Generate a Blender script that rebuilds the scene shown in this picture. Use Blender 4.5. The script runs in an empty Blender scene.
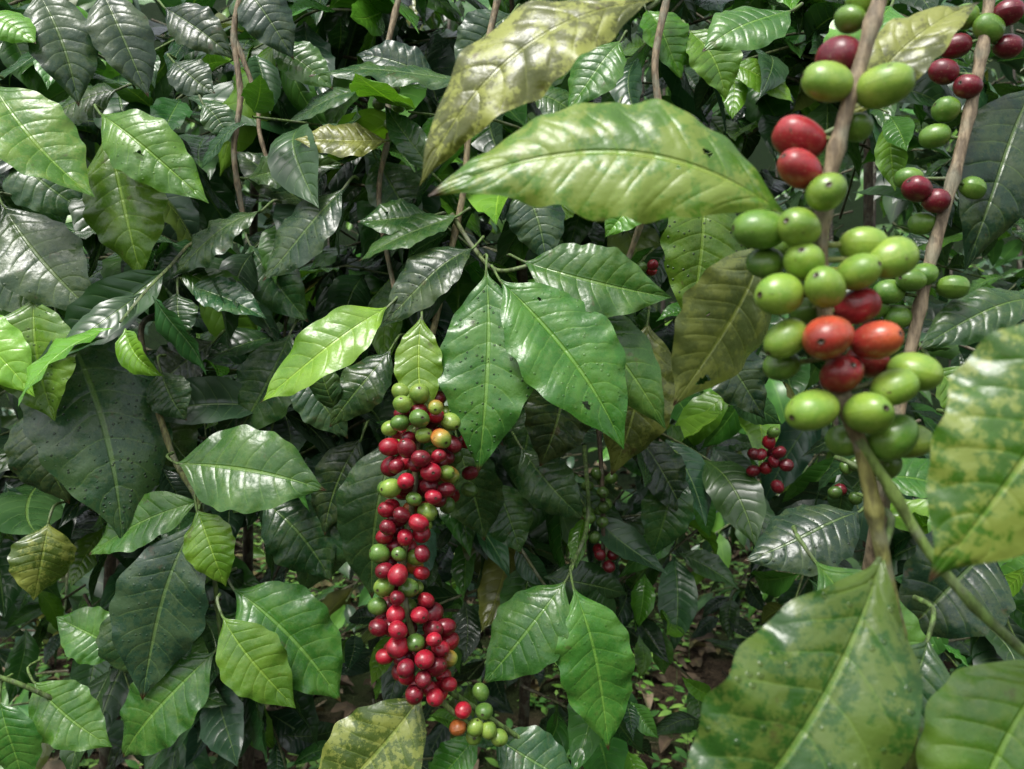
import bpy, math, random
import numpy as np
from mathutils import Vector
rng = np.random.default_rng(11)
random.seed(5)
scene = bpy.context.scene
EYE = 1.25   # height datum (m) that the branch measurements below are taken from

def V(*a): return np.array(a, dtype=float)
def nrm(v):
    n = np.linalg.norm(v); return v/(n if n > 1e-9 else 1)

# ------------------------------------------------------------------ mesh accumulator
class Acc:
    def __init__(s): s.v=[];s.f=[];s.uv=[];s.t=[];s.p=[];s.n=0
    def add(s, v, f, uv, t, p):
        s.v.append(v); s.f.append(f+s.n); s.uv.append(uv); s.t.append(t); s.p.append(p); s.n+=len(v)
    def build(s, name, mat, parent=None):
        if not s.v: return None
        v=np.concatenate(s.v); f=np.concatenate(s.f); uv=np.concatenate(s.uv); t=np.concatenate(s.t); p=np.concatenate(s.p)
        me=bpy.data.meshes.new(name)
        me.vertices.add(len(v)); me.vertices.foreach_set("co", v.astype(np.float32).ravel())
        me.loops.add(len(f)*4); me.loops.foreach_set("vertex_index", f.astype(np.int32).ravel())
        me.polygons.add(len(f))
        me.polygons.foreach_set("loop_start", np.arange(0,len(f)*4,4,dtype=np.int32))
        me.polygons.foreach_set("loop_total", np.full(len(f),4,dtype=np.int32))
        me.polygons.foreach_set("use_smooth", np.ones(len(f),dtype=bool))
        u=me.uv_layers.new(name="UVMap"); u.data.foreach_set("uv", uv[f.ravel()].astype(np.float32).ravel())
        for nm,arr in (("tint",t),("par",p)):
            a=me.attributes.new(nm,'FLOAT_COLOR','POINT')
            a.data.foreach_set("color", np.concatenate([arr,np.ones((len(arr),1))],1).astype(np.float32).ravel())
        me.update(calc_edges=True)
        me.materials.append(mat)
        o=bpy.data.objects.new(name, me); scene.collection.objects.link(o)
        if parent: o.parent=parent
        return o

# ------------------------------------------------------------------ leaf
PS=[0,.03,.06,.12,.2,.3,.4,.5,.6,.7,.8,.88,.94,.98,1]
PW=[.03,.04,.14,.40,.70,.91,1,1,.92,.76,.52,.28,.11,.04,.0]
_s=np.linspace(0,1,401); _w=np.interp(_s,PS,PW)
_k=np.hanning(27); _k/=_k.sum(); _wp=np.convolve(np.pad(_w,13,mode='edge'),_k,mode='valid'); _wp[-1]=0.0
_grid={}
def grid(nu,nv):
    if (nu,nv) not in _grid:
        s=np.linspace(0,1,nu+1); t=np.linspace(-1,1,nv+1)
        S,T=np.meshgrid(s,t,indexing='ij')
        i=np.arange(nu)[:,None]*(nv+1)+np.arange(nv)[None,:]
        f=np.stack([i,i+1,i+nv+2,i+nv+1],-1).reshape(-1,4)
        _grid[(nu,nv)]=(s,S,T,f)
    return _grid[(nu,nv)]

def leaf(acc,B,T,N,width,tint,bend=.06,side=0.,fold=.22,curl=.18,wave=.012,par=(0,0,.5),nu=16,nv=8,twist=0.,quilt=0.,holes=(),droop=0.):
    s,S,TT,f=grid(nu,nv)
    D=T-B; L=np.linalg.norm(D); d=D/L
    n=nrm(N-np.dot(N,d)*d); b=np.cross(d,n)
    q=4*s*(1-s)
    C=B+np.outer(s,D)+np.outer(q*bend*L,n)+np.outer(q*side*L,b)+np.outer(np.sin(s*math.pi*2)*droop*L,n)
    tg=np.gradient(C,s,axis=0); tg/=np.linalg.norm(tg,axis=1)[:,None]
    n2=n-tg*(tg@n)[:,None]; n2/=np.linalg.norm(n2,axis=1)[:,None]
    b2=np.cross(tg,n2)
    a=twist*(s-.4)
    ca=np.cos(a)[:,None]; sa=np.sin(a)[:,None]
    b3=b2*ca+n2*sa; n3=n2*ca-b2*sa
    hw=np.interp(s,_s,_wp)*width*.5
    A=np.abs(TT); W=hw[:,None]
    ph=rng.uniform(0,6.28,2); fr=rng.uniform(2.2,4.8,2)
    env=np.sin(np.pi*S)**.5
    h=W*(fold*A-curl*A**2)
    h=h+wave*L*np.where(TT>0,np.sin(6.283*fr[0]*S+ph[0])+.35*np.sin(6.283*fr[1]*2.3*S),np.sin(6.283*fr[1]*S+ph[1])+.35*np.sin(6.283*fr[0]*2.3*S))*A**2.2*env
    if quilt:
        p=(S-.13*A**1.3)*10
        h=h+quilt*L*np.abs(np.sin(math.pi*p))**.7*np.clip(A*4,0,1)*(1-A**3)*env
    latw=W*TT*(1+0.035*np.sin(S*37+ph[0])*A+0.03*np.sin(S*13+ph[1])*A)
    P=C[:,None,:]+b3[:,None,:]*latw[...,None]+n3[:,None,:]*h[...,None]
    uv=np.stack([S.ravel(),(TT.ravel()+1)/2],1)
    ff=f
    if holes:
        keep=np.ones(len(f),bool); cs=S.ravel()[f].mean(1); ct=TT.ravel()[f].mean(1)
        for (hs,ht,hr) in holes:
            hwid=float(np.interp(hs,_s,_wp))*width*.5
            ang=np.arctan2((ct-ht)*hwid,(cs-hs)*L)
            dd=np.hypot((cs-hs)*L,(ct-ht)*hwid)
            keep&=dd>hr*(1+.3*np.sin(2*ang+1)+.2*np.sin(5*ang))
        ff=f[keep]
    P=P.reshape(-1,3); m=len(P)
    acc.add(P,ff,uv,np.tile(np.array(tint,dtype=float),(m,1)),np.tile(np.array(par,dtype=float),(m,1)))

def catmull(pts,n=6):
    pts=[np.array(p,dtype=float) for p in pts]
    P=[2*pts[0]-pts[1]]+pts+[2*pts[-1]-pts[-2]]
    out=[]
    for i in range(1,len(P)-2):
        for k in range(n):
            t=k/n
            out.append(.5*((2*P[i])+(-P[i-1]+P[i+1])*t+(2*P[i-1]-5*P[i]+4*P[i+1]-P[i+2])*t*t+(-P[i-1]+3*P[i]-3*P[i+1]+P[i+2])*t**3))
    out.append(P[-2]); return np.array(out)
def tube(acc,pts,r0,r1,tint,tint2=None,nseg=10,n=6,node=0.,nodestep=.05,smooth=True,par=(0,0,.5)):
    C=catmull(pts,n) if smooth else np.array(pts,dtype=float)
    m=len(C); s=np.linspace(0,1,m)
    tg=np.gradient(C,axis=0); tg/=np.linalg.norm(tg,axis=1)[:,None]+1e-12
    ref=V(0,1,0) if abs(tg[0][1])<.9 else V(1,0,0)
    n1=np.array([nrm(ref-np.dot(ref,t)*t) for t in tg]); b1=np.cross(tg,n1)
    ln=np.concatenate([[0],np.cumsum(np.linalg.norm(np.diff(C,axis=0),axis=1))])
    R=r0+(r1-r0)*s
    if node: R=R*(1+node*np.exp(-((ln%nodestep-nodestep/2)/(.004))**2))
    ang=np.linspace(0,2*math.pi,nseg+1)
    P=C[:,None,:]+(n1[:,None,:]*np.cos(ang)[None,:,None]+b1[:,None,:]*np.sin(ang)[None,:,None])*R[:,None,None]
    i=np.arange(m-1)[:,None]*(nseg+1)+np.arange(nseg)[None,:]
    f=np.stack([i,i+1,i+nseg+2,i+nseg+1],-1).reshape(-1,4)
    t2=np.array(tint2 if tint2 is not None else tint,dtype=float); t1=np.array(tint,dtype=float)
    tt=np.repeat(t1[None]*(1-s[:,None])+t2[None]*s[:,None],nseg+1,0)
    uv=np.stack([np.repeat(ln,nseg+1),np.tile(ang/6.283,m)],1)
    acc.add(P.reshape(-1,3),f,uv,tt,np.tile(np.array(par,dtype=float),(len(tt),1)))
    return C

def cherry(acc,c,axis,length,rad,tint,tip=None,nu=14,nv=18):
    axis=nrm(np.array(axis,dtype=float)); ref=V(0,0,1) if abs(axis[2])<.9 else V(1,0,0)
    e1=nrm(np.cross(axis,ref)); e2=np.cross(axis,e1)
    th=np.concatenate([np.linspace(0.001,math.pi-.26,nu-3),[math.pi-.15,math.pi-.12,math.pi-.07,math.pi-.001]])
    r=rad*np.sin(th)**rng.uniform(.8,.98)*(1+rng.uniform(-.09,.07)*np.cos(th)); z=-np.cos(th)*length/2
    z[-4:]=[z[-5]+length*.008,z[-5]+length*.014,z[-5]+length*.004,z[-5]-length*.006]
    r[-4:]=[rad*.17,rad*.13,rad*.09,0.0003]
    ph=np.linspace(0,2*math.pi,nv+1); o=rng.uniform(0,6.28)
    sq=1+rng.uniform(.02,.07)*np.cos(2*(ph+o))+.018*np.cos(3*(ph+o*2))
    P=c+axis*z[:,None,None]+(e1*np.cos(ph)[None,:,None]+e2*np.sin(ph)[None,:,None]*.93)*(r[:,None]*sq[None,:])[...,None]
    m=len(th); i=np.arange(m-1)[:,None]*(nv+1)+np.arange(nv)[None,:]
    f=np.stack([i,i+nv+1,i+nv+2,i+1],-1).reshape(-1,4)
    tint=np.array(tint,dtype=float); tip=np.array(tip if tip is not None else tint,dtype=float)
    g=np.clip((th/math.pi-.35)*1.8,0,1)[:,None]
    col=tint*(1-g)+tip*g
    col[-3:]=V(.045,.028,.014); col[-4]=col[-4]*.7
    tt=np.repeat(col,nv+1,0)
    uv=np.stack([np.repeat(th/math.pi,nv+1),np.tile(ph/6.283,m)],1)
    acc.add(P.reshape(-1,3),f,uv,tt,np.tile(V(0,0,rng.random()),(len(tt),1)))

# ------------------------------------------------------------------ materials
class NT:
    def __init__(s,name):
        s.m=bpy.data.materials.new(name); s.m.use_nodes=True; s.t=s.m.node_tree; s.t.nodes.clear()
    def n(s,typ,**k):
        x=s.t.nodes.new(typ)
        for a,b in k.items(): setattr(x,a,b)
        return x
    def l(s,a,b): s.t.links.new(a,b)
    def put(s,sock,val):
        if isinstance(val,bpy.types.NodeSocket): s.l(val,sock)
        else: sock.default_value=val
    def math(s,op,a,b=None,c=None,clamp=False):
        x=s.n('ShaderNodeMath',operation=op); x.use_clamp=clamp
        s.put(x.inputs[0],a)
        if b is not None: s.put(x.inputs[1],b)
        if c is not None: s.put(x.inputs[2],c)
        return x.outputs[0]
    def mr(s,v,a,b,c=0.,d=1.):
        x=s.n('ShaderNodeMapRange',interpolation_type='SMOOTHSTEP')
        s.put(x.inputs[0],v)
        for i,k in zip((1,2,3,4),(a,b,c,d)): s.put(x.inputs[i],k)
        return x.outputs[0]
    def mix(s,f,a,b,mode='MIX'):
        x=s.n('ShaderNodeMix',data_type='RGBA',blend_type=mode)
        s.put(x.inputs[0],f)
        for sk,val in ((x.inputs[6],a),(x.inputs[7],b)):
            if isinstance(val,tuple): sk.default_value=(*val,1)
            else: s.l(val,sk)
        return x.outputs[2]
    def noise(s,sc,det=3,rough=.55,vec=None):
        x=s.n('ShaderNodeTexNoise'); x.inputs['Scale'].default_value=sc; x.inputs['Detail'].default_value=det; x.inputs['Roughness'].default_value=rough
        if vec is not None: s.l(vec,x.inputs['Vector'])
        return x.outputs['Fac']

def leaf_material(name,level=2,dry=False):
    """level 2: full detail, 1: inner foliage, 0: distant foliage"""
    N=NT(name)
    uv=N.n('ShaderNodeUVMap',uv_map='UVMap'); sp=N.n('ShaderNodeSeparateXYZ'); N.l(uv.outputs[0],sp.inputs[0])
    geo=N.n('ShaderNodeNewGeometry').outputs['Position']
    ti=N.n('ShaderNodeAttribute',attribute_name='tint').outputs['Color']
    u,v=sp.outputs[0],sp.outputs[1]
    t=N.math('ABSOLUTE',N.math('MULTIPLY_ADD',v,2.,-1.))
    n_lo=N.noise(26,1 if level<2 else 3,.55,geo)
    dark=N.mix(1.,ti,(.52,.62,.58),'MULTIPLY')
    base=N.mix(N.mr(n_lo,.3,.7),dark,ti)
    lite=N.mix(.4,N.mix(1.,ti,(1.9,1.7,1.3),'MULTIPLY'),(.17,.26,.06))
    mid=N.mr(t,.055,.02)
    pr=N.n('ShaderNodeBsdfPrincipled'); out=N.n('ShaderNodeOutputMaterial')
    pr.inputs['Specular IOR Level'].default_value=.5 if not dry else .2
    if level==0:
        base=N.mix(N.math('MULTIPLY',mid,.5),base,lite)
        N.l(base,pr.inputs['Base Color']); pr.inputs['Roughness'].default_value=.36 if not dry else .7
        N.l(pr.outputs[0],out.inputs[0]); return N.m
    t13=N.math('POWER',t,1.3)
    p=N.math('MULTIPLY',N.math('SUBTRACT',u,N.math('MULTIPLY',t13,.13)),10.)
    p=N.math('ADD',p,N.math('MULTIPLY',n_lo,.6))
    dist=N.math('MULTIPLY',N.math('ABSOLUTE',N.math('SUBTRACT',N.math('FRACT',p),.5)),2.)
    vein=N.math('MULTIPLY',N.mr(dist,.9,.98),N.mr(t,.95,.6))
    quilt=N.math('MULTIPLY',N.math('SUBTRACT',1.,N.math('POWER',dist,3.)),N.mr(t,1.,.6))
    hgt=N.math('ADD',N.math('MULTIPLY',quilt,.42),N.math('MULTIPLY',n_lo,2.6))
    hgt=N.math('SUBTRACT',hgt,N.math('MULTIPLY',mid,.6))
    base=N.mix(N.math('MULTIPLY',vein,.36),base,lite)
    base=N.mix(N.math('MULTIPLY',mid,.75),base,lite)
    bump=N.n('ShaderNodeBump'); bump.inputs['Strength'].default_value=.7; bump.inputs['Distance'].default_value=.0016
    trf=.16
    if level==1:
        N.l(N.math('MULTIPLY_ADD',n_lo,.25,.14),pr.inputs['Roughness'])
    else:
        trf=.22
        pa=N.n('ShaderNodeAttribute',attribute_name='par').outputs['Color']
        ps=N.n('ShaderNodeSeparateColor'); N.l(pa,ps.inputs[0]); mot,drop,rnd=ps.outputs
        n_hi=N.noise(210,2,.6,geo)
        hgt=N.math('ADD',hgt,N.math('MULTIPLY',n_hi,.32))
        vd=N.n('ShaderNodeTexVoronoi'); vd.inputs['Scale'].default_value=190; N.l(geo,vd.inputs['Vector'])
        dm=N.math('MULTIPLY',N.mr(vd.outputs['Distance'],.27,.17),drop)
        vs=N.n('ShaderNodeSeparateColor'); N.l(vd.outputs['Color'],vs.inputs[0])
        dm=N.math('MULTIPLY',dm,N.math('GREATER_THAN',vs.outputs[0],.6))
        hgt=N.math('ADD',hgt,N.math('MULTIPLY',dm,.9))
        mt=N.noise(130,5,.78,geo)
        mm_=N.math('MULTIPLY',N.mr(N.math('ADD',mt,N.math('MULTIPLY',N.math('SUBTRACT',n_lo,.5),.7)),.46,.56),mot)
        base=N.mix(mm_,base,(.30,.33,.07))
        bl=N.noise(48,4,.65,geo)
        blm=N.math('MULTIPLY',N.mr(bl,.64,.71),N.math('MULTIPLY_ADD',mot,.4,.55))
        base=N.mix(N.math('MULTIPLY',blm,.75),base,(.07,.045,.02))
        base=N.mix(N.math('MULTIPLY',dm,.75),base,(.01,.018,.012))
        tipm=N.math('MULTIPLY',N.mr(u,.945,.98),N.math('GREATER_THAN',rnd,.45))
        base=N.mix(tipm,base,(.06,.035,.015))
        rg=N.math('MULTIPLY_ADD',n_hi,.22,.17); rg=N.math('MULTIPLY_ADD',mm_,.15,rg)
        N.l(rg,pr.inputs['Roughness'])
    N.l(hgt,bump.inputs['Height'])
    N.l(base,pr.inputs['Base Color']); N.l(bump.outputs[0],pr.inputs['Normal'])
    tr=N.n('ShaderNodeBsdfTranslucent'); N.l(N.mix(1.,base,(1.4,1.6,.55),'MULTIPLY'),tr.inputs[0])
    mx=N.n('ShaderNodeMixShader'); mx.inputs[0].default_value=trf
    N.l(pr.outputs[0],mx.inputs[1]); N.l(tr.outputs[0],mx.inputs[2])
    N.l(mx.outputs[0],out.inputs[0])
    return N.m
def cherry_material():
    N=NT('coffee_cherry_skin'); geo=N.n('ShaderNodeNewGeometry').outputs['Position']
    ti=N.n('ShaderNodeAttribute',attribute_name='tint').outputs['Color']
    a=N.noise(110,3,.6,geo); b=N.noise(1100,2,.5,geo)
    c=N.mix(N.mr(a,.35,.68,0,.8),ti,N.mix(1.,ti,(.5,.7,.55),'MULTIPLY'))
    c=N.mix(N.mr(b,.60,.70,0,.35),c,N.mix(.5,ti,(.5,.45,.25)))
    bk=N.noise(240,3,.6,geo); c=N.mix(N.mr(bk,.67,.73,0,.75),c,(.05,.03,.015))
    bp=N.n('ShaderNodeBump'); bp.inputs['Strength'].default_value=.4; bp.inputs['Distance'].default_value=.001; N.l(a,bp.inputs['Height'])
    pr=N.n('ShaderNodeBsdfPrincipled'); N.l(c,pr.inputs['Base Color']); N.l(bp.outputs[0],pr.inputs['Normal'])
    N.l(N.math('MULTIPLY_ADD',a,.35,.15),pr.inputs['Roughness'])
    out=N.n('ShaderNodeOutputMaterial'); N.l(pr.outputs[0],out.inputs[0]); return N.m
def bark_material():
    N=NT('coffee_bark'); geo=N.n('ShaderNodeNewGeometry').outputs['Position']
    ti=N.n('ShaderNodeAttribute',attribute_name='tint').outputs['Color']
    mp=N.n('ShaderNodeMapping'); mp.inputs['Scale'].default_value=(1,1,.3); N.l(geo,mp.inputs[0])
    a=N.noise(260,4,.65,mp.outputs[0]); b=N.noise(50,2,.6,geo)
    c=N.mix(N.mr(a,.35,.65),N.mix(1.,ti,(.35,.33,.31),'MULTIPLY'),ti)
    c=N.mix(N.mr(b,.50,.66,0,.6),c,(.16,.17,.12))
    bp=N.n('ShaderNodeBump'); bp.inputs['Strength'].default_value=.9; bp.inputs['Distance'].default_value=.0016; N.l(a,bp.inputs['Height'])
    pr=N.n('ShaderNodeBsdfPrincipled'); N.l(c,pr.inputs['Base Color']); N.l(bp.outputs[0],pr.inputs['Normal']); pr.inputs['Roughness'].default_value=.7
    out=N.n('ShaderNodeOutputMaterial'); N.l(pr.outputs[0],out.inputs[0]); return N.m
def soil_material():
    N=NT('soil'); geo=N.n('ShaderNodeNewGeometry').outputs['Position']
    a=N.noise(9,4,.7,geo); b=N.noise(70,3,.7,geo); g=N.noise(2.2,2,.6,geo)
    sep=N.n('ShaderNodeSeparateXYZ'); N.l(geo,sep.inputs[0])
    far=N.mr(sep.outputs[1],3.2,5.5)
    c=N.mix(N.mr(a,.35,.65),(.022,.016,.010),(.06,.045,.028))
    c=N.mix(N.mr(b,.5,.7,0,.6),c,(.10,.075,.045))
    c=N.mix(N.mr(g,.45,.6,0,.8),c,(.03,.05,.015))
    gr=N.mix(N.mr(b,.4,.7),(.004,.009,.003),(.015,.035,.008))
    c=N.mix(far,c,gr)
    bp=N.n('ShaderNodeBump'); bp.inputs['Strength'].default_value=1.; bp.inputs['Distance'].default_value=.03; N.l(b,bp.inputs['Height'])
    pr=N.n('ShaderNodeBsdfPrincipled'); N.l(c,pr.inputs['Base Color']); N.l(bp.outputs[0],pr.inputs['Normal']); pr.inputs['Roughness'].default_value=.95
    pr.inputs['Specular IOR Level'].default_value=.1
    out=N.n('ShaderNodeOutputMaterial'); N.l(pr.outputs[0],out.inputs[0]); return N.m
M_leaf=leaf_material('coffee_leaf',2); M_mid=leaf_material('coffee_leaf_inner',1); M_far=leaf_material('coffee_leaf_far',0)
M_dry=leaf_material('dry_leaf',0,True); M_ch=cherry_material(); M_bark=bark_material(); M_soil=soil_material()

# ------------------------------------------------------------------ colours (linear albedo)
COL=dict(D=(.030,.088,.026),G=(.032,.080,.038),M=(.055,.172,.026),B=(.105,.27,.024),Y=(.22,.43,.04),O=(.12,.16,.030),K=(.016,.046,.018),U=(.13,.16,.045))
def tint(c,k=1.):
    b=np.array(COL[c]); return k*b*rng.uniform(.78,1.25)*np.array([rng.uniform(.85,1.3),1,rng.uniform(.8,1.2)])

class Plant:
    def __init__(s,name,far=False):
        s.e=bpy.data.objects.new(name,None); s.e.empty_display_size=.1; scene.collection.objects.link(s.e)
        s.l=Acc(); s.s=Acc(); s.c=Acc(); s.i=Acc(); s.far=far
    def done(s):
        s.l.build('leaves',M_leaf,s.e); s.i.build('inner_leaves',M_far if s.far else M_mid,s.e); s.s.build('branches',M_bark,s.e); s.c.build('coffee_cherries',M_ch,s.e)
GREENSTEM=(.11,.19,.04); TAN=(.27,.21,.13); BROWN=(.10,.075,.045); DK=(.05,.038,.025)
def mm(x,y,z): return V(x/1000,y/1000,EYE+z/1000)

def H(P,bx,by,bz,tx,ty,tz,w,c,N=(0,-1,.5),mot=.07,drop=.0,pet=True,k_=1.,**k):
    """individually measured leaf: base, tip (mm), width mm"""
    B=mm(bx,by,bz); T=mm(tx,ty,tz)
    NN=V(*N)+(rng.normal(0,.17,3) if 'twist' not in k else 0)
    kw=dict(bend=rng.uniform(.03,.12),side=rng.uniform(-.06,.06),fold=rng.uniform(.1,.45),curl=rng.uniform(.12,.38),wave=rng.uniform(.009,.024),quilt=.0035,nu=60,nv=18,twist=rng.uniform(-.6,.6),droop=rng.uniform(-.015,.025))
    kw.update(k)
    if kw.get('holes'): kw['nu']=200; kw['nv']=90
    leaf(P.l,B,T,NN,w/1000,tint(c,k_),par=(mot,drop,rng.random()),**kw)
    if pet:
        d=nrm(T-B); L=np.linalg.norm(T-B)
        q=B-d*.012+V(0,.006,.004)
        tube(P.s,[B+d*L*.05,B,q,q+V(rng.uniform(-.004,.004),.016,.002)],.0011,.0017,GREENSTEM,nseg=6,n=3)

def shoot(P,start,dirv,n,step,leafL,cls,face,res=(16,8),r=.0025,k=1.):
    d=nrm(dirv); p=start.copy(); pts=[p.copy()]
    sidev=nrm(np.cross(d,V(0,0,1))+rng.normal(0,.2,3))
    vig=rng.uniform(.7,1.25)
    for i in range(n):
        d=nrm(d+V(0,0,-.07)+rng.normal(0,.07,3)); p=p+d*step; pts.append(p.copy())
        sidev=nrm(sidev-np.dot(sidev,d)*d)
        for sg in (-1,1):
            if rng.random()<.12: continue
            L=leafL*vig*rng.uniform(.6,1.2)*(1 if i<n-1 else .7)
            dd=nrm(sidev*sg*rng.uniform(.5,1.1)+d*rng.uniform(.1,.8)+V(0,0,-rng.uniform(.05,1.3))+rng.normal(0,.22,3))
            Nn=nrm(face*rng.uniform(.1,1.)+V(0,0,.75)+rng.normal(0,.38,3))
            c=cls[rng.integers(len(cls))]
            if i==n-1 and rng.random()<.3: c='B'
            if rng.random()<.02: c='O'
            leaf(P.i,p+dd*.008,p+dd*(L+.008),Nn,L*rng.uniform(.34,.5),tint(c,k),bend=rng.uniform(-.02,.16),side=rng.uniform(-.08,.08),
                 fold=rng.uniform(.05,.7),curl=rng.uniform(.0,.4),wave=rng.uniform(.006,.028),par=(0,0,rng.random()),nu=res[0],nv=res[1],twist=rng.uniform(-1.1,1.1),droop=rng.uniform(-.02,.03))
    tube(P.s,pts,r,r*.5,BROWN,GREENSTEM,nseg=5,n=2)

# ================================================================== PLANT: left
PL=Plant('coffee_plant')
def l(*a,**k): H(PL,*a,**k)
l(-512,750,297,-406,740,182,82,'B',fold=.3,side=.06,mot=.2,k_=.9)
l(-420,775,276,-303,760,181,66,'B',drop=.3,holes=((.48,.3,.0045),))
l(-425,795,262,-384,790,108,84,'B',k_=.85)
l(-520,775,184,-410,760,66,80,'G',drop=.2)
l(-540,725,70,-452,720,-12,58,'Y',k_=.85)
l(-475,755,88,-448,745,-36,82,'B',drop=.6,bend=.03,twist=0,k_=.7)
l(-474,790,76,-398,775,-160,136,'G',drop=1.,bend=.04,twist=.1,fold=.12,N=(.35,-1,.75),k_=1.1)
l(-262,800,184,-356,800,114,56,'D',N=(0,-1,.9))
l(-172,780,202,-256,780,106,66,'G',drop=.5,N=(0,-1,.8))
l(-334,755,-78,-182,745,-104,88,'M',fold=.25,curl=.2,bend=.05,twist=0,N=(0,-1,.4))
l(-324,790,-121,-440,790,-178,56,'M')
l(-317,765,-126,-284,755,-201,52,'B',k_=.8)
l(-324,775,-140,-372,765,-318,92,'G',drop=.3,side=.03,N=(.2,-1,.7))
l(-280,735,-224,-206,725,-309,60,'B',k_=.85)
l(-283,770,-206,-172,765,-320,88,'M')
l(-306,785,-275,-402,785,-385,78,'M')
l(-498,790,-308,-410,780,-372,60,'M'); l(-512,760,-316,-490,760,-405,56,'M')
l(-500,820,-148,-510,810,-230,62,'O',mot=.6,k_=.8)
l(-560,800,150,-478,800,70,64,'D'); l(-540,770,375,-482,770,345,44,'B')
l(-500,800,415,-456,800,292,66,'G',N=(0,-1,.8)); l(-432,800,415,-380,795,300,60,'G',N=(0,-1,.9))
l(-365,820,348,-318,815,312,46,'G'); l(-330,810,300,-300,810,258,34,'D')
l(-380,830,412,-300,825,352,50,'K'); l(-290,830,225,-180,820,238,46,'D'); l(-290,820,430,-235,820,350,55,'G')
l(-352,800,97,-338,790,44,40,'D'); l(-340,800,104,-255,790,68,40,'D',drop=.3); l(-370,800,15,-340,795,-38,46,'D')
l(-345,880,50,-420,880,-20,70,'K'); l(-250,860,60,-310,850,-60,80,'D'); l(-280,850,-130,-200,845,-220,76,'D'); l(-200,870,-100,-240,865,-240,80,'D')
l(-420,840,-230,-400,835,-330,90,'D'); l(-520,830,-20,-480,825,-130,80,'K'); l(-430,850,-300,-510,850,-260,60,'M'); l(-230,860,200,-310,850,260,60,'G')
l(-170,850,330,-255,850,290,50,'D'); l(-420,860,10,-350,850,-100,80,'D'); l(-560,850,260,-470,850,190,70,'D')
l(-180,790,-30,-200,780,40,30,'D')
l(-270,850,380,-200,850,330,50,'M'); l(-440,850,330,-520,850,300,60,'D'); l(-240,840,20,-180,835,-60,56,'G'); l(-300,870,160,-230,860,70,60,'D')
# stems
tube(PL.s,[mm(-284,815,440),mm(-298,815,380),mm(-292,817,310),mm(-299,817,250),mm(-290,820,180)],.0034,.0028,TAN,node=.35)
tube(PL.s,[mm(-300,815,380),mm(-276,820,310),mm(-272,820,270),mm(-258,825,220)],.0026,.002,TAN,node=.35)
tube(PL.s,[mm(-372,800,-30),mm(-350,790,-80),mm(-325,785,-120),mm(-310,785,-180),mm(-300,790,-290)],.0032,.0022,(.16,.15,.05),GREENSTEM,node=.4)
tube(PL.s,[mm(-372,800,-30),mm(-420,860,60),mm(-440,950,90)],.003,.0035,(.12,.11,.05),BROWN)
tube(PL.s,[mm(-520,760,-290),mm(-495,770,-305),mm(-470,790,-330)],.0025,.0025,GREENSTEM)
tube(PL.s,[V(-.5,1.55,-.05),V(-.52,1.5,.5),V(-.5,1.45,1.2),V(-.45,1.35,1.9)],.014,.006,DK,BROWN,node=.25,nseg=10)
tube(PL.s,[V(-.85,1.6,-.05),V(-.8,1.5,.7),V(-.72,1.45,1.8)],.014,.006,DK,BROWN,node=.25)
for q in ((-530,745,212),(-528,750,194)):
    cherry(PL.c,mm(*q),V(.3,-1,-.2),.018,.0085,(.10,.20,.025))
FACE=V(0,-1,0)
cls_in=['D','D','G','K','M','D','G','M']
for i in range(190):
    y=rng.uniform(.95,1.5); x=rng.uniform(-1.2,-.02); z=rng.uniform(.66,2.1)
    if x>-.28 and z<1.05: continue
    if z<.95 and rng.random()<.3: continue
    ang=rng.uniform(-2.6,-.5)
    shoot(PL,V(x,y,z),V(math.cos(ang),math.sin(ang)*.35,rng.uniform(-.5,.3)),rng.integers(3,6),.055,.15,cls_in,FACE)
PL.done()

# ================================================================== PLANT: middle (long ripe cluster)
PM=Plant('coffee_plant')
def m(*a,**k): H(PM,*a,**k)
m(-40,775,308,-205,765,310,54,'D',N=(0,-.6,.9),drop=.2)
m(-127,785,252,-222,775,250,46,'O',mot=.4)
m(-55,790,284,-98,785,220,44,'B'); m(-84,790,175,-160,785,168,50,'D'); m(-55,775,172,-155,765,124,56,'D',drop=.3,N=(0,-.8,.9))
m(-38,755,136,-127,740,58,60,'G',drop=.8,N=(0,-1,.8))
m(-119,735,76,-238,715,-18,60,'Y',fold=.25,side=-.04,k_=.85)
m(-86,725,66,-80,705,-40,44,'Y',twist=.2,k_=.85)
m(-25,735,110,-32,715,-84,90,'M',drop=.9,bend=.06,twist=.1,fold=.25,N=(-.1,-1,.75),wave=.016)
m(-12,725,100,103,700,-60,98,'M',drop=.25,bend=.06,twist=0,fold=.3,holes=((.74,.45,.0035),(.2,-.4,.0018)),wave=.014,N=(-.1,-1,.7))
m(44,755,94,150,740,-44,72,'M',bend=.06)
m(10,750,122,155,735,84,72,'M',side=.05,bend=.06)
m(8,775,206,34,765,122,58,'G',drop=.4)
m(-127,800,38,-190,790,-45,52,'D',drop=.3); m(-80,780,215,-130,775,285,34,'D')
m(188,760,204,176,745,50,82,'B',drop=1.,bend=.05,N=(.2,-1,.4),twist=.1,k_=.65)
m(140,790,200,96,785,152,44,'B'); m(65,800,204,40,795,168,34,'B'); m(110,800,290,60,800,210,60,'D')
m(150,840,70,108,830,-100,86,'O',mot=.2,N=(0,-1,0),k_=.5); m(60,840,20,30,830,-90,76,'K'); m(10,850,-70,80,845,-150,60,'D')
m(55,775,-200,-30,760,-300,76,'M',drop=.2,twist=.1,N=(-.2,-1,.6)); m(62,770,-205,96,755,-364,80,'M',drop=.2,side=-.03,N=(.1,-1,.6),twist=0,fold=.3)
m(-84,715,-290,-192,690,-395,86,'O',mot=.5,bend=.03)
m(-32,740,-340,-85,735,-395,40,'M'); m(-20,760,-350,70,750,-400,60,'D')
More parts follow.
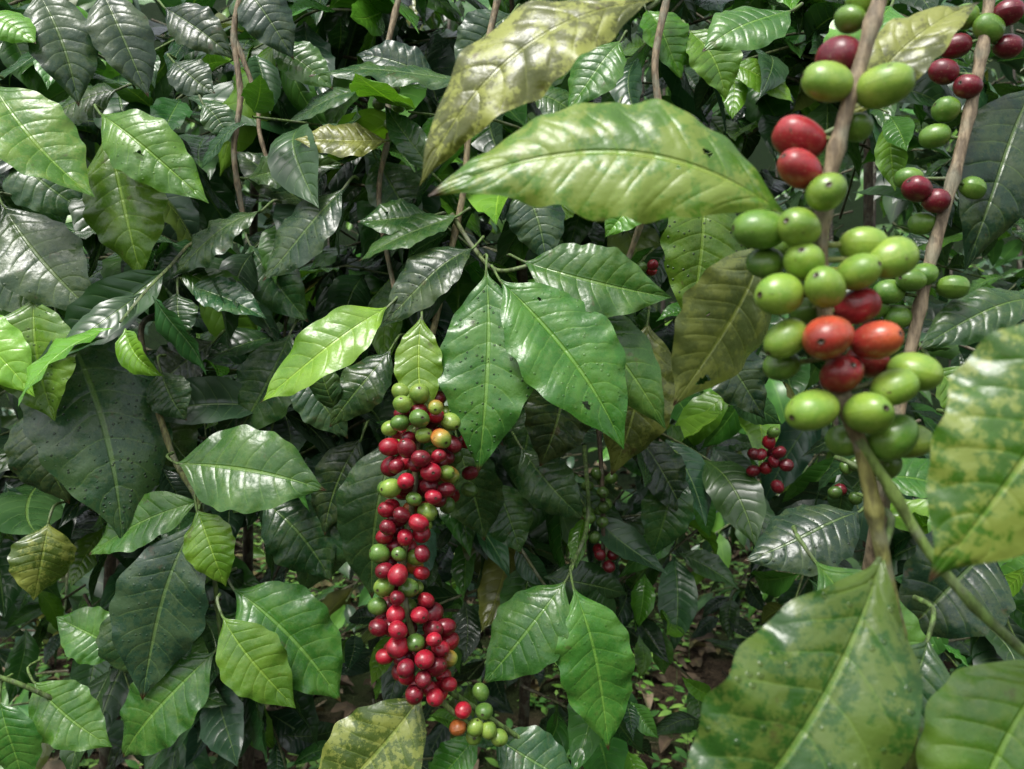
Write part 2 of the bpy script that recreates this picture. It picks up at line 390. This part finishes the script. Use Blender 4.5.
m(-115,820,-50,-150,815,-230,84,'D'); m(-60,830,-60,-30,825,-170,70,'D'); m(-20,860,-110,10,850,-190,60,'D')
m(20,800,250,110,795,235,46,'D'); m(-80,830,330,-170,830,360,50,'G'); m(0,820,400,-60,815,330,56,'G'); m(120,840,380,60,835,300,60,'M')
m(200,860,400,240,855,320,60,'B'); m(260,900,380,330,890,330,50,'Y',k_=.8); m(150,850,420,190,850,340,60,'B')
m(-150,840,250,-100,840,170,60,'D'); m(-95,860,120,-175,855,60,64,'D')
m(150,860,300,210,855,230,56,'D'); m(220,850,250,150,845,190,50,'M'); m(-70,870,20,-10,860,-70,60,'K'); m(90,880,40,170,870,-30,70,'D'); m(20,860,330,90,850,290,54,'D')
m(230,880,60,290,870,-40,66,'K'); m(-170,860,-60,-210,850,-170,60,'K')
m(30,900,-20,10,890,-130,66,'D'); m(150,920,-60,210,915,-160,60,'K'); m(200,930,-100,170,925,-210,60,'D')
# stems
tube(PM.s,[mm(-8,790,430),mm(-24,792,360),mm(-30,790,310),mm(-44,788,270),mm(-50,785,200),mm(-66,775,120),mm(-78,745,50),mm(-90,712,-20)],.0036,.0032,TAN,(.2,.17,.07),node=.35)
tube(PM.s,[mm(-62,780,175),mm(-40,770,140),mm(-15,745,112),mm(20,750,118)],.0026,.002,(.12,.14,.05),GREENSTEM)
tube(PM.s,[mm(-122,830,430),mm(-138,828,350),mm(-133,825,280),mm(-144,822,200),mm(-120,800,80)],.0032,.0026,TAN,node=.35)
tube(PM.s,[mm(170,820,430),mm(154,818,350),mm(158,818,290),mm(148,800,210),mm(120,820,120)],.004,.0032,TAN,node=.35)
tube(PM.s,[mm(-60,720,-290),mm(-25,745,-325),mm(10,760,-355)],.003,.0025,GREENSTEM)
tube(PM.s,[mm(60,790,-195),mm(85,850,-150),mm(95,1000,-80)],.002,.003,GREENSTEM)
tube(PM.s,[V(.0,1.65,-.05),V(.02,1.5,.5),V(.03,1.35,1.1),V(.0,1.1,1.7),V(-.02,.95,2.1)],.012,.005,DK,BROWN,node=.25)
# long cluster
ax=catmull([mm(-84,715,-12),mm(-86,710,-60),mm(-90,706,-107),mm(-104,703,-180),mm(-87,700,-245),mm(-68,700,-288)],10)
tube(PM.s,[mm(-86,715,-16),mm(-92,706,-107),mm(-101,703,-180),mm(-87,700,-245),mm(-66,700,-290),mm(-30,712,-325)],.003,.0025,(.2,.15,.06),GREENSTEM,node=.4)
RED=(.36,.009,.024); DRED=(.16,.005,.016); GRN=(.19,.28,.045); DGRN=(.09,.17,.03); ORG=(.42,.11,.025)
placed=[]
for tries in range(14000):
    s=rng.random(); a=rng.uniform(0,6.283); i=s*(len(ax)-1); i0=int(i); c=ax[min(i0,len(ax)-1)]
    if abs(((s*10)%1)-.5)>.35 and rng.random()<.85: continue
    rr=np.interp(s,[0,.08,.3,.5,.62,.8,.95,1],[.015,.027,.027,.020,.019,.029,.019,.009])*rng.uniform(.5,1.15)
    dv=V(math.cos(a),math.sin(a),rng.uniform(-.4,.3)); q=c+dv*rr
    if all(np.linalg.norm(q-w)>.0156 for w in placed):
        placed.append(q)
        r=rng.random()
        g=np.interp(s,[0,.06,.2,.5,.55,.66,.75,1],[.85,.5,.16,.10,.45,.38,.10,.08])
        if r<g: t1=GRN if rng.random()<.55 else DGRN; t2=t1
        elif r<g+.04: t1=ORG; t2=GRN
        elif r<g+.45: t1=DRED; t2=np.array(DRED)*.9
        else: t1=RED; t2=(.28,.007,.024)
        k=rng.uniform(.80,1.14)
        cherry(PM.c,q,dv+rng.normal(0,.35,3),.0188*k,.0086*k,np.array(t1)*rng.uniform(.7,1.25),np.array(t2)*rng.uniform(.75,1.2))
    if len(placed)>160: break
for q,cc in (((-45,700,-300),RED),((-34,705,-318),GRN),((-22,708,-322),GRN),((-26,712,-306),DGRN),((-36,718,-332),GRN),((-12,715,-332),GRN),((-50,705,-318),ORG),((-30,722,-292),DGRN)):
    cherry(PM.c,mm(*q),rng.normal(0,1,3)+V(0,-.5,-.3),.0175*rng.uniform(.85,1.05),.0082,cc)
def cluster(P,c,n,rad,size,pr,sc=1):
    pl=[]
    for _ in range(600):
        dv=nrm(rng.normal(0,1,3)); q=c+dv*V(rad,rad,rad*1.5)*rng.uniform(.5,1)
        if all(np.linalg.norm(q-w)>size*.85 for w in pl):
            pl.append(q); r=rng.random()
            t1=(RED if r<pr*.3 else DRED if r<pr else DGRN)
            cherry(P.c,q,dv,size,size*.47,np.array(t1)*rng.uniform(.6,1.),nu=11,nv=12)
        if len(pl)>=n: break
cluster(PM,mm(112,930,-212),4,.015,.016,.9); cluster(PM,mm(112,930,-165),7,.022,.016,.05); cluster(PM,mm(108,930,-125),5,.018,.016,.0)
cluster(PM,mm(-128,800,288),7,.018,.014,0); cluster(PM,mm(-60,760,-95),8,.022,.017,.5); cluster(PM,mm(150,820,120),3,.014,.013,.6)
cluster(PM,mm(-60,760,-50),5,.02,.017,.5)
tube(PM.s,[mm(112,932,-225),mm(110,932,-110),mm(100,960,0),mm(60,1000,80)],.0025,.0035,BROWN,node=.3)
for i in range(90):
    y=rng.uniform(.95,1.45); x=rng.uniform(-.25,.55); z=rng.uniform(1.2,2.1)
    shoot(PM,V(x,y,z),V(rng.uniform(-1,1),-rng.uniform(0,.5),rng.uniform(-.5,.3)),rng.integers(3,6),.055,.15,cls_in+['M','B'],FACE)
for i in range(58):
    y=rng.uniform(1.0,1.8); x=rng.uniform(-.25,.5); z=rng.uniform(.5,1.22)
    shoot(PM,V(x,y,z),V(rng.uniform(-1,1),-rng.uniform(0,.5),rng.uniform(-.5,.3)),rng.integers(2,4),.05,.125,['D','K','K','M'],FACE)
PM.done()

# ================================================================== PLANT: right, branch close to the camera
PR=Plant('coffee_plant')
def r_(*a,**k): H(PR,*a,**k)
stem=[mm(156,304,182),mm(147,304,154),mm(140,304,130),mm(132,305,102),mm(126,306,74),mm(124,306,50),mm(127,306,22),mm(133,305,-6),mm(140,304,-26)]
SC=tube(PR.s,stem,.0028,.0031,(.32,.25,.17),(.28,.22,.10),node=.35,nodestep=.026,nseg=16,n=8)
tube(PR.s,[mm(140,304,-26),mm(144,304,-46),mm(149,305,-70),mm(157,308,-106),mm(166,315,-158)],.0031,.0027,(.26,.24,.07),(.16,.20,.05),node=.35,nseg=14,n=8)
tube(PR.s,[mm(166,315,-158),mm(200,420,-330),V(.32,.62,.6),V(.45,.95,-.05)],.0027,.010,(.16,.20,.05),BROWN,nseg=12,n=8)
tube(PR.s,[mm(138,303,-22),mm(150,300,-42),mm(163,296,-66),mm(180,290,-88),mm(205,290,-110)],.0022,.0020,(.17,.26,.05),GREENSTEM,nseg=12,node=.3)
near=[(126,304,121,'g'),(147,300,118,'g'),(112,296,84,'r'),(118,312,101,'r'),(121,293,74,'g'),(99,304,62,'d'),(112,296,61,'g'),(104,312,50,'d'),(104,296,35,'g'),(119,289,37,'g'),(115,299,48,'g'),
(135,296,44,'g'),(141,305,56,'g'),(150,301,50,'g'),(138,304,31,'r'),(120,289,18,'o'),(140,292,17,'p'),(108,300,18,'g'),(111,313,8,'d'),(130,300,4,'r'),(117,296,-10,'g'),(137,292,-11,'g'),(149,296,-1,'g'),(161,304,5,'g'),
(152,304,-21,'d'),(136,312,-23,'d'),(166,318,-24,'g'),(135,314,135,'m'),(139,312,150,'d'),(117,320,56,'d'),(124,320,31,'d'),(148,316,10,'r'),(147,314,160,'g'),(142,313,106,'d'),(158,320,-34,'d')]
cmap=dict(g=((.25,.36,.05),(.19,.31,.04)),d=((.12,.22,.03),(.10,.20,.03)),r=((.27,.016,.022),(.32,.026,.028)),o=((.42,.08,.03),(.30,.028,.02)),p=((.33,.02,.025),(.48,.10,.033)),m=((.13,.008,.018),(.17,.01,.022)))
for x,y,z,c in near:
    q=mm(x,y,z); j=np.argmin(np.linalg.norm(SC-q,axis=1)); a=q-SC[j]; a=nrm(a)+V(0,0,.12)+rng.normal(0,.18,3)
    k=rng.uniform(.86,1.06); k*= .78 if c=='d' and y>311 else 1
    t1,t2=cmap[c]; f=rng.uniform(.8,1.12)
    cherry(PR.c,q,a,.0205*k*rng.uniform(.94,1.06),.0084*k*1.02,np.array(t1)*f,np.array(t2)*f,nu=28,nv=36)
    tube(PR.s,[SC[j],(SC[j]+q)/2,q],.0013,.0012,(.2,.24,.06),nseg=6,n=2)
S2=tube(PR.s,[mm(290,456,260),mm(282,456,200),mm(269,456,140),mm(251,456,74),mm(240,458,20)],.0032,.0036,(.32,.25,.16),(.32,.25,.16),node=.3,nodestep=.04,nseg=12,n=8)
tube(PR.s,[mm(240,458,20),mm(226,470,-90),V(.26,.6,.9),V(.4,1.0,-.05)],.0036,.008,(.30,.23,.14),BROWN,nseg=12,n=8)
for x,z,c in ((262,190,'m'),(300,205,'m'),(286,214,'d'),(262,166,'d'),(257,151,'d'),(280,119,'d'),(252,109,'m'),(241,116,'m'),(227,56,'d'),(236,62,'d'),(247,66,'d'),(235,41,'d'),(272,178,'m'),(250,98,'d'),(262,58,'d'),(222,48,'d'),(270,206,'m'),(296,222,'m'),(276,224,'d'),(243,126,'d')):
    q=mm(x,456+rng.uniform(-8,10),z); j=np.argmin(np.linalg.norm(S2-q,axis=1)); a=nrm(q-S2[j])+rng.normal(0,.15,3)
    t1,t2=cmap[c]; cherry(PR.c,q,a,.018*rng.uniform(.85,1.05),.0078,t1,t2)
    tube(PR.s,[S2[j],q],.0012,.0012,GREENSTEM,nseg=5,smooth=False)
r_(110,305,68,-35,315,78,56,'B',N=(0,-1,.30),side=.14,bend=.05,fold=.15,curl=.3,twist=-.2,mot=.4,wave=.014,droop=.01,holes=((.24,.35,.0016),(.3,-.1,.0008)),k_=.85)
r_(68,352,178,-42,345,90,46,'O',N=(-.1,-1,.5),side=.09,mot=.85,twist=.2,wave=.018,k_=1.1)
r_(205,250,30,137,250,-65,60,'B',N=(-.3,-1,0.),mot=.5,side=.0,bend=.05,twist=0,fold=.1,k_=.55)
r_(148,304,-68,50,285,-190,70,'M',N=(.1,-1,.45),side=-.06,mot=.2,bend=.07,twist=.2,fold=.35,drop=.3,k_=.7,wave=.03)
r_(216,300,-108,168,290,-190,54,'B',N=(-.2,-1,.4),side=.08,twist=0,k_=.75,mot=.12)
r_(158,370,125,228,370,186,34,'O',N=(0,-1,.6),mot=.6)
r_(140,420,80,90,425,-12,62,'U',N=(.5,-1,-.1),mot=.3,bend=.05,holes=((.8,-.4,.003),(.5,.5,.0012)))
r_(320,460,52,240,450,20,32,'D'); r_(250,450,10,268,445,-25,30,'B'); r_(330,480,190,280,470,70,60,'K'); r_(215,450,-55,268,445,-72,32,'M')
r_(275,600,-100,178,585,-136,60,'G',drop=.6,fold=.1,N=(0,-1,.8)); r_(330,520,-110,260,510,-170,70,'K'); r_(190,480,-110,260,470,-200,56,'M'); r_(230,420,-140,190,415,-200,44,'D')
r_(250,560,-200,170,550,-290,70,'D'); r_(340,560,-30,420,555,-60,60,'D'); r_(360,560,-90,300,550,-130,60,'B')
r_(300,600,300,250,590,220,60,'B'); r_(240,650,320,160,640,280,60,'M')
tube(PR.s,[V(.8,1.7,-.05),V(.75,1.6,.7),V(.68,1.45,2.0)],.015,.008,DK,BROWN,node=.2)
for i in range(100):
    y=rng.uniform(.98,1.6); x=rng.uniform(.5,1.35); z=rng.uniform(.65,2.15)
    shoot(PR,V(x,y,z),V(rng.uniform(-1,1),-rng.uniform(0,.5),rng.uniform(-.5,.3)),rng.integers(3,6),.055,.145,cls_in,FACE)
cluster(PR,mm(305,900,-92),8,.022,.017,.95); cluster(PR,mm(300,900,-70),4,.02,.016,.5); cluster(PR,mm(400,900,-120),5,.022,.017,.5)
for i in range(22):
    y=rng.uniform(.8,1.2); x=rng.uniform(.42,.75); z=rng.uniform(.7,1.25)
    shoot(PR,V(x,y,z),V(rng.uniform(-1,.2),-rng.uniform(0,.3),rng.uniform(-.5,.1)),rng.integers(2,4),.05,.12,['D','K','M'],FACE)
PR.done()

# ================================================================== ground
def gz(x,y):
    s=np.clip(y-1.6,0,None)
    return .16*np.minimum(s,5)+.85*np.clip(s-5,0,26)+.03*np.sin(x*3.1+1)*np.sin(y*2.3)+.015*np.sin(x*9+y*7)
n=260
xs=np.sign(np.linspace(-1,1,n))*np.abs(np.linspace(-1,1,n))**2.2*150; ys=xs.copy()+2
X,Y=np.meshgrid(xs,ys,indexing='ij'); Z=gz(X,Y)
gv=np.stack([X,Y,Z],-1).reshape(-1,3); i=np.arange(n-1)[:,None]*n+np.arange(n-1)[None,:]
gf=np.stack([i,i+n,i+n+1,i+1],-1).reshape(-1,4)
ga=Acc(); ga.add(gv,gf,gv[:,:2],np.ones((len(gv),3))*.1,np.zeros((len(gv),3))); ga.build('ground',M_soil)

la=Acc()
for i in range(3400):
    x=rng.uniform(-2.2,3.0); y=rng.uniform(.8,5.5); z=gz(x,y)+rng.uniform(.004,.04)
    a=rng.uniform(0,6.28); L=rng.uniform(.04,.14); d=V(math.cos(a),math.sin(a),rng.uniform(-.25,.35))*L/2
    c=[(.10,.07,.045),(.07,.05,.03),(.20,.155,.10),(.045,.033,.022),(.13,.11,.045)][rng.integers(5)]
    leaf(la,V(x,y,z)-d,V(x,y,z)+d,V(rng.normal(0,.5),rng.normal(0,.5),1),L*.42,c,bend=rng.uniform(-.1,.25),fold=rng.uniform(0,1.2),curl=rng.uniform(-.5,.5),wave=.04,nu=8,nv=4)
for i in range(700):   # fallen twigs
    x=rng.uniform(-2.,2.6); y=rng.uniform(1.2,4.5); z=gz(x,y)+.01; a=rng.uniform(0,6.28); L=rng.uniform(.05,.2); d=V(math.cos(a),math.sin(a),rng.uniform(-.1,.3))*L
    tube(la,[V(x,y,z),V(x,y,z)+d*.5+rng.normal(0,.01,3),V(x,y,z)+d],.002,.001,(.12,.09,.06),nseg=4,n=2)
la.build('leaf_litter',M_dry)
wa=Acc()
for i in range(4200):
    x=rng.uniform(-2.,2.6); y=rng.uniform(1.25,4.8)
    if math.sin(x*4+1.3)*math.sin(y*3.1)<-.45: continue
    h=rng.uniform(.02,.2)*rng.random()+.02; z=gz(x,y); o=rng.uniform(0,6.28); k=rng.integers(3,7)
    for j in range(k):
        a=o+j*6.283/k+rng.normal(0,.3); L=rng.uniform(.015,.05); hh=h*rng.uniform(.4,1)
        B=V(x,y,z+hh); T=B+V(math.cos(a),math.sin(a),rng.uniform(-.3,.5))*L
        leaf(wa,B,T,V(0,-.2,1),L*.5,np.array([(.10,.22,.03),(.05,.15,.025),(.18,.32,.06)][rng.integers(3)]),nu=6,nv=4,wave=.0)
    tube(wa,[V(x,y,z-.01),V(x,y,z+h)],.001,.0008,(.08,.14,.04),nseg=4,smooth=False)
wa.build('ground_cover_weeds',M_far)

# ================================================================== coffee shrubs behind
BG=Plant('background_coffee_shrubs',True)
cls_bg=['D','D','K','M','G','M','B']
def bgshrub(cx,cy,w,hgt,nsh,zmin=.35):
    z0=float(gz(cx,cy))
    ox=rng.uniform(-.12,.12); tube(BG.s,[V(cx+ox,cy,z0-.05),V(cx+ox*1.5,cy,z0+hgt*.5),V(cx+ox*2,cy+rng.uniform(-.1,.1),z0+hgt)],.018,.006,DK,DK,nseg=6,n=4)
    for i in range(nsh):
        a=rng.uniform(0,6.283); zz=rng.uniform(zmin,hgt); rr=w*(1-.45*zz/hgt)*rng.uniform(.1,.75)
        o=V(math.cos(a),math.sin(a),0)
        shoot(BG,V(cx,cy,z0+zz)+o*rr,o+V(0,0,rng.uniform(-.5,.2)),rng.integers(3,6),.065,.15,cls_bg,nrm(o+V(0,-.8,0)),res=(8,4),r=.004,k=.85)
for cx,cy,w,h,ns in ((-1.2,2.2,.7,2.4,70),(-.35,2.6,.6,2.5,75),(.45,2.9,.65,2.7,90),(1.15,2.4,.7,2.4,70),(1.9,2.6,.7,2.6,40),(-2.1,2.7,.7,2.6,40),
    (-1.4,4.0,.9,3.4,60),(-.3,4.4,.9,3.5,70),(.8,4.3,.9,3.5,80),(1.9,4.2,.9,3.4,60),(-2.6,4.2,.9,3.4,40),(3.,4.4,.9,3.4,40),(0.2,6.,1.2,4.3,80),(1.8,6.2,1.2,4.3,70),(-1.6,6.,1.2,4.3,60),(3.6,6.2,1.2,4.3,40),(-3.4,6.,1.2,4.3,40),
    (1.,8.2,1.3,3.6,70),(-.9,8.2,1.3,3.6,60),(2.9,8.3,1.3,3.6,60),(-3.,8.4,1.3,3.6,40)):
    bgshrub(cx,cy,w,h,ns,zmin=.4 if cy<3 and abs(cx)<1 else .25)
BG.done()

# ================================================================== light, sky, camera
world=bpy.data.worlds.new("World"); scene.world=world; world.use_nodes=True
nt=world.node_tree; bg=nt.nodes['Background']
sky=nt.nodes.new('ShaderNodeTexSky'); sky.sky_type='NISHITA'; sky.sun_disc=False
EL=math.radians(60); AZ=math.radians(208)
sky.sun_elevation=EL; sky.sun_rotation=AZ; sky.dust_density=4; sky.air_density=1.2
hs=nt.nodes.new('ShaderNodeHueSaturation'); hs.inputs['Saturation'].default_value=.3; hs.inputs['Value'].default_value=1.75
nt.links.new(sky.outputs[0],hs.inputs['Color']); nt.links.new(hs.outputs[0],bg.inputs[0]); bg.inputs[1].default_value=.15
sl=bpy.data.lights.new('sun','SUN'); sl.energy=3.6; sl.angle=math.radians(20); sl.color=(1,.98,.93)
so=bpy.data.objects.new('sun',sl); scene.collection.objects.link(so)
dirv=Vector((math.sin(AZ)*math.cos(EL),math.cos(AZ)*math.cos(EL),math.sin(EL)))
so.rotation_euler=dirv.to_track_quat('Z','Y').to_euler()
cam=bpy.data.cameras.new('camera'); co=bpy.data.objects.new('camera',cam); scene.collection.objects.link(co); scene.camera=co
co.location=(0,0,EYE); co.rotation_euler=(math.radians(90),0,0)
cam.sensor_width=36; cam.lens=26.72; cam.clip_start=.02; cam.clip_end=600
cam.dof.use_dof=True; cam.dof.focus_distance=.66; cam.dof.aperture_fstop=12
scene.view_settings.view_transform='Standard'; scene.view_settings.look='None'; scene.view_settings.exposure=0
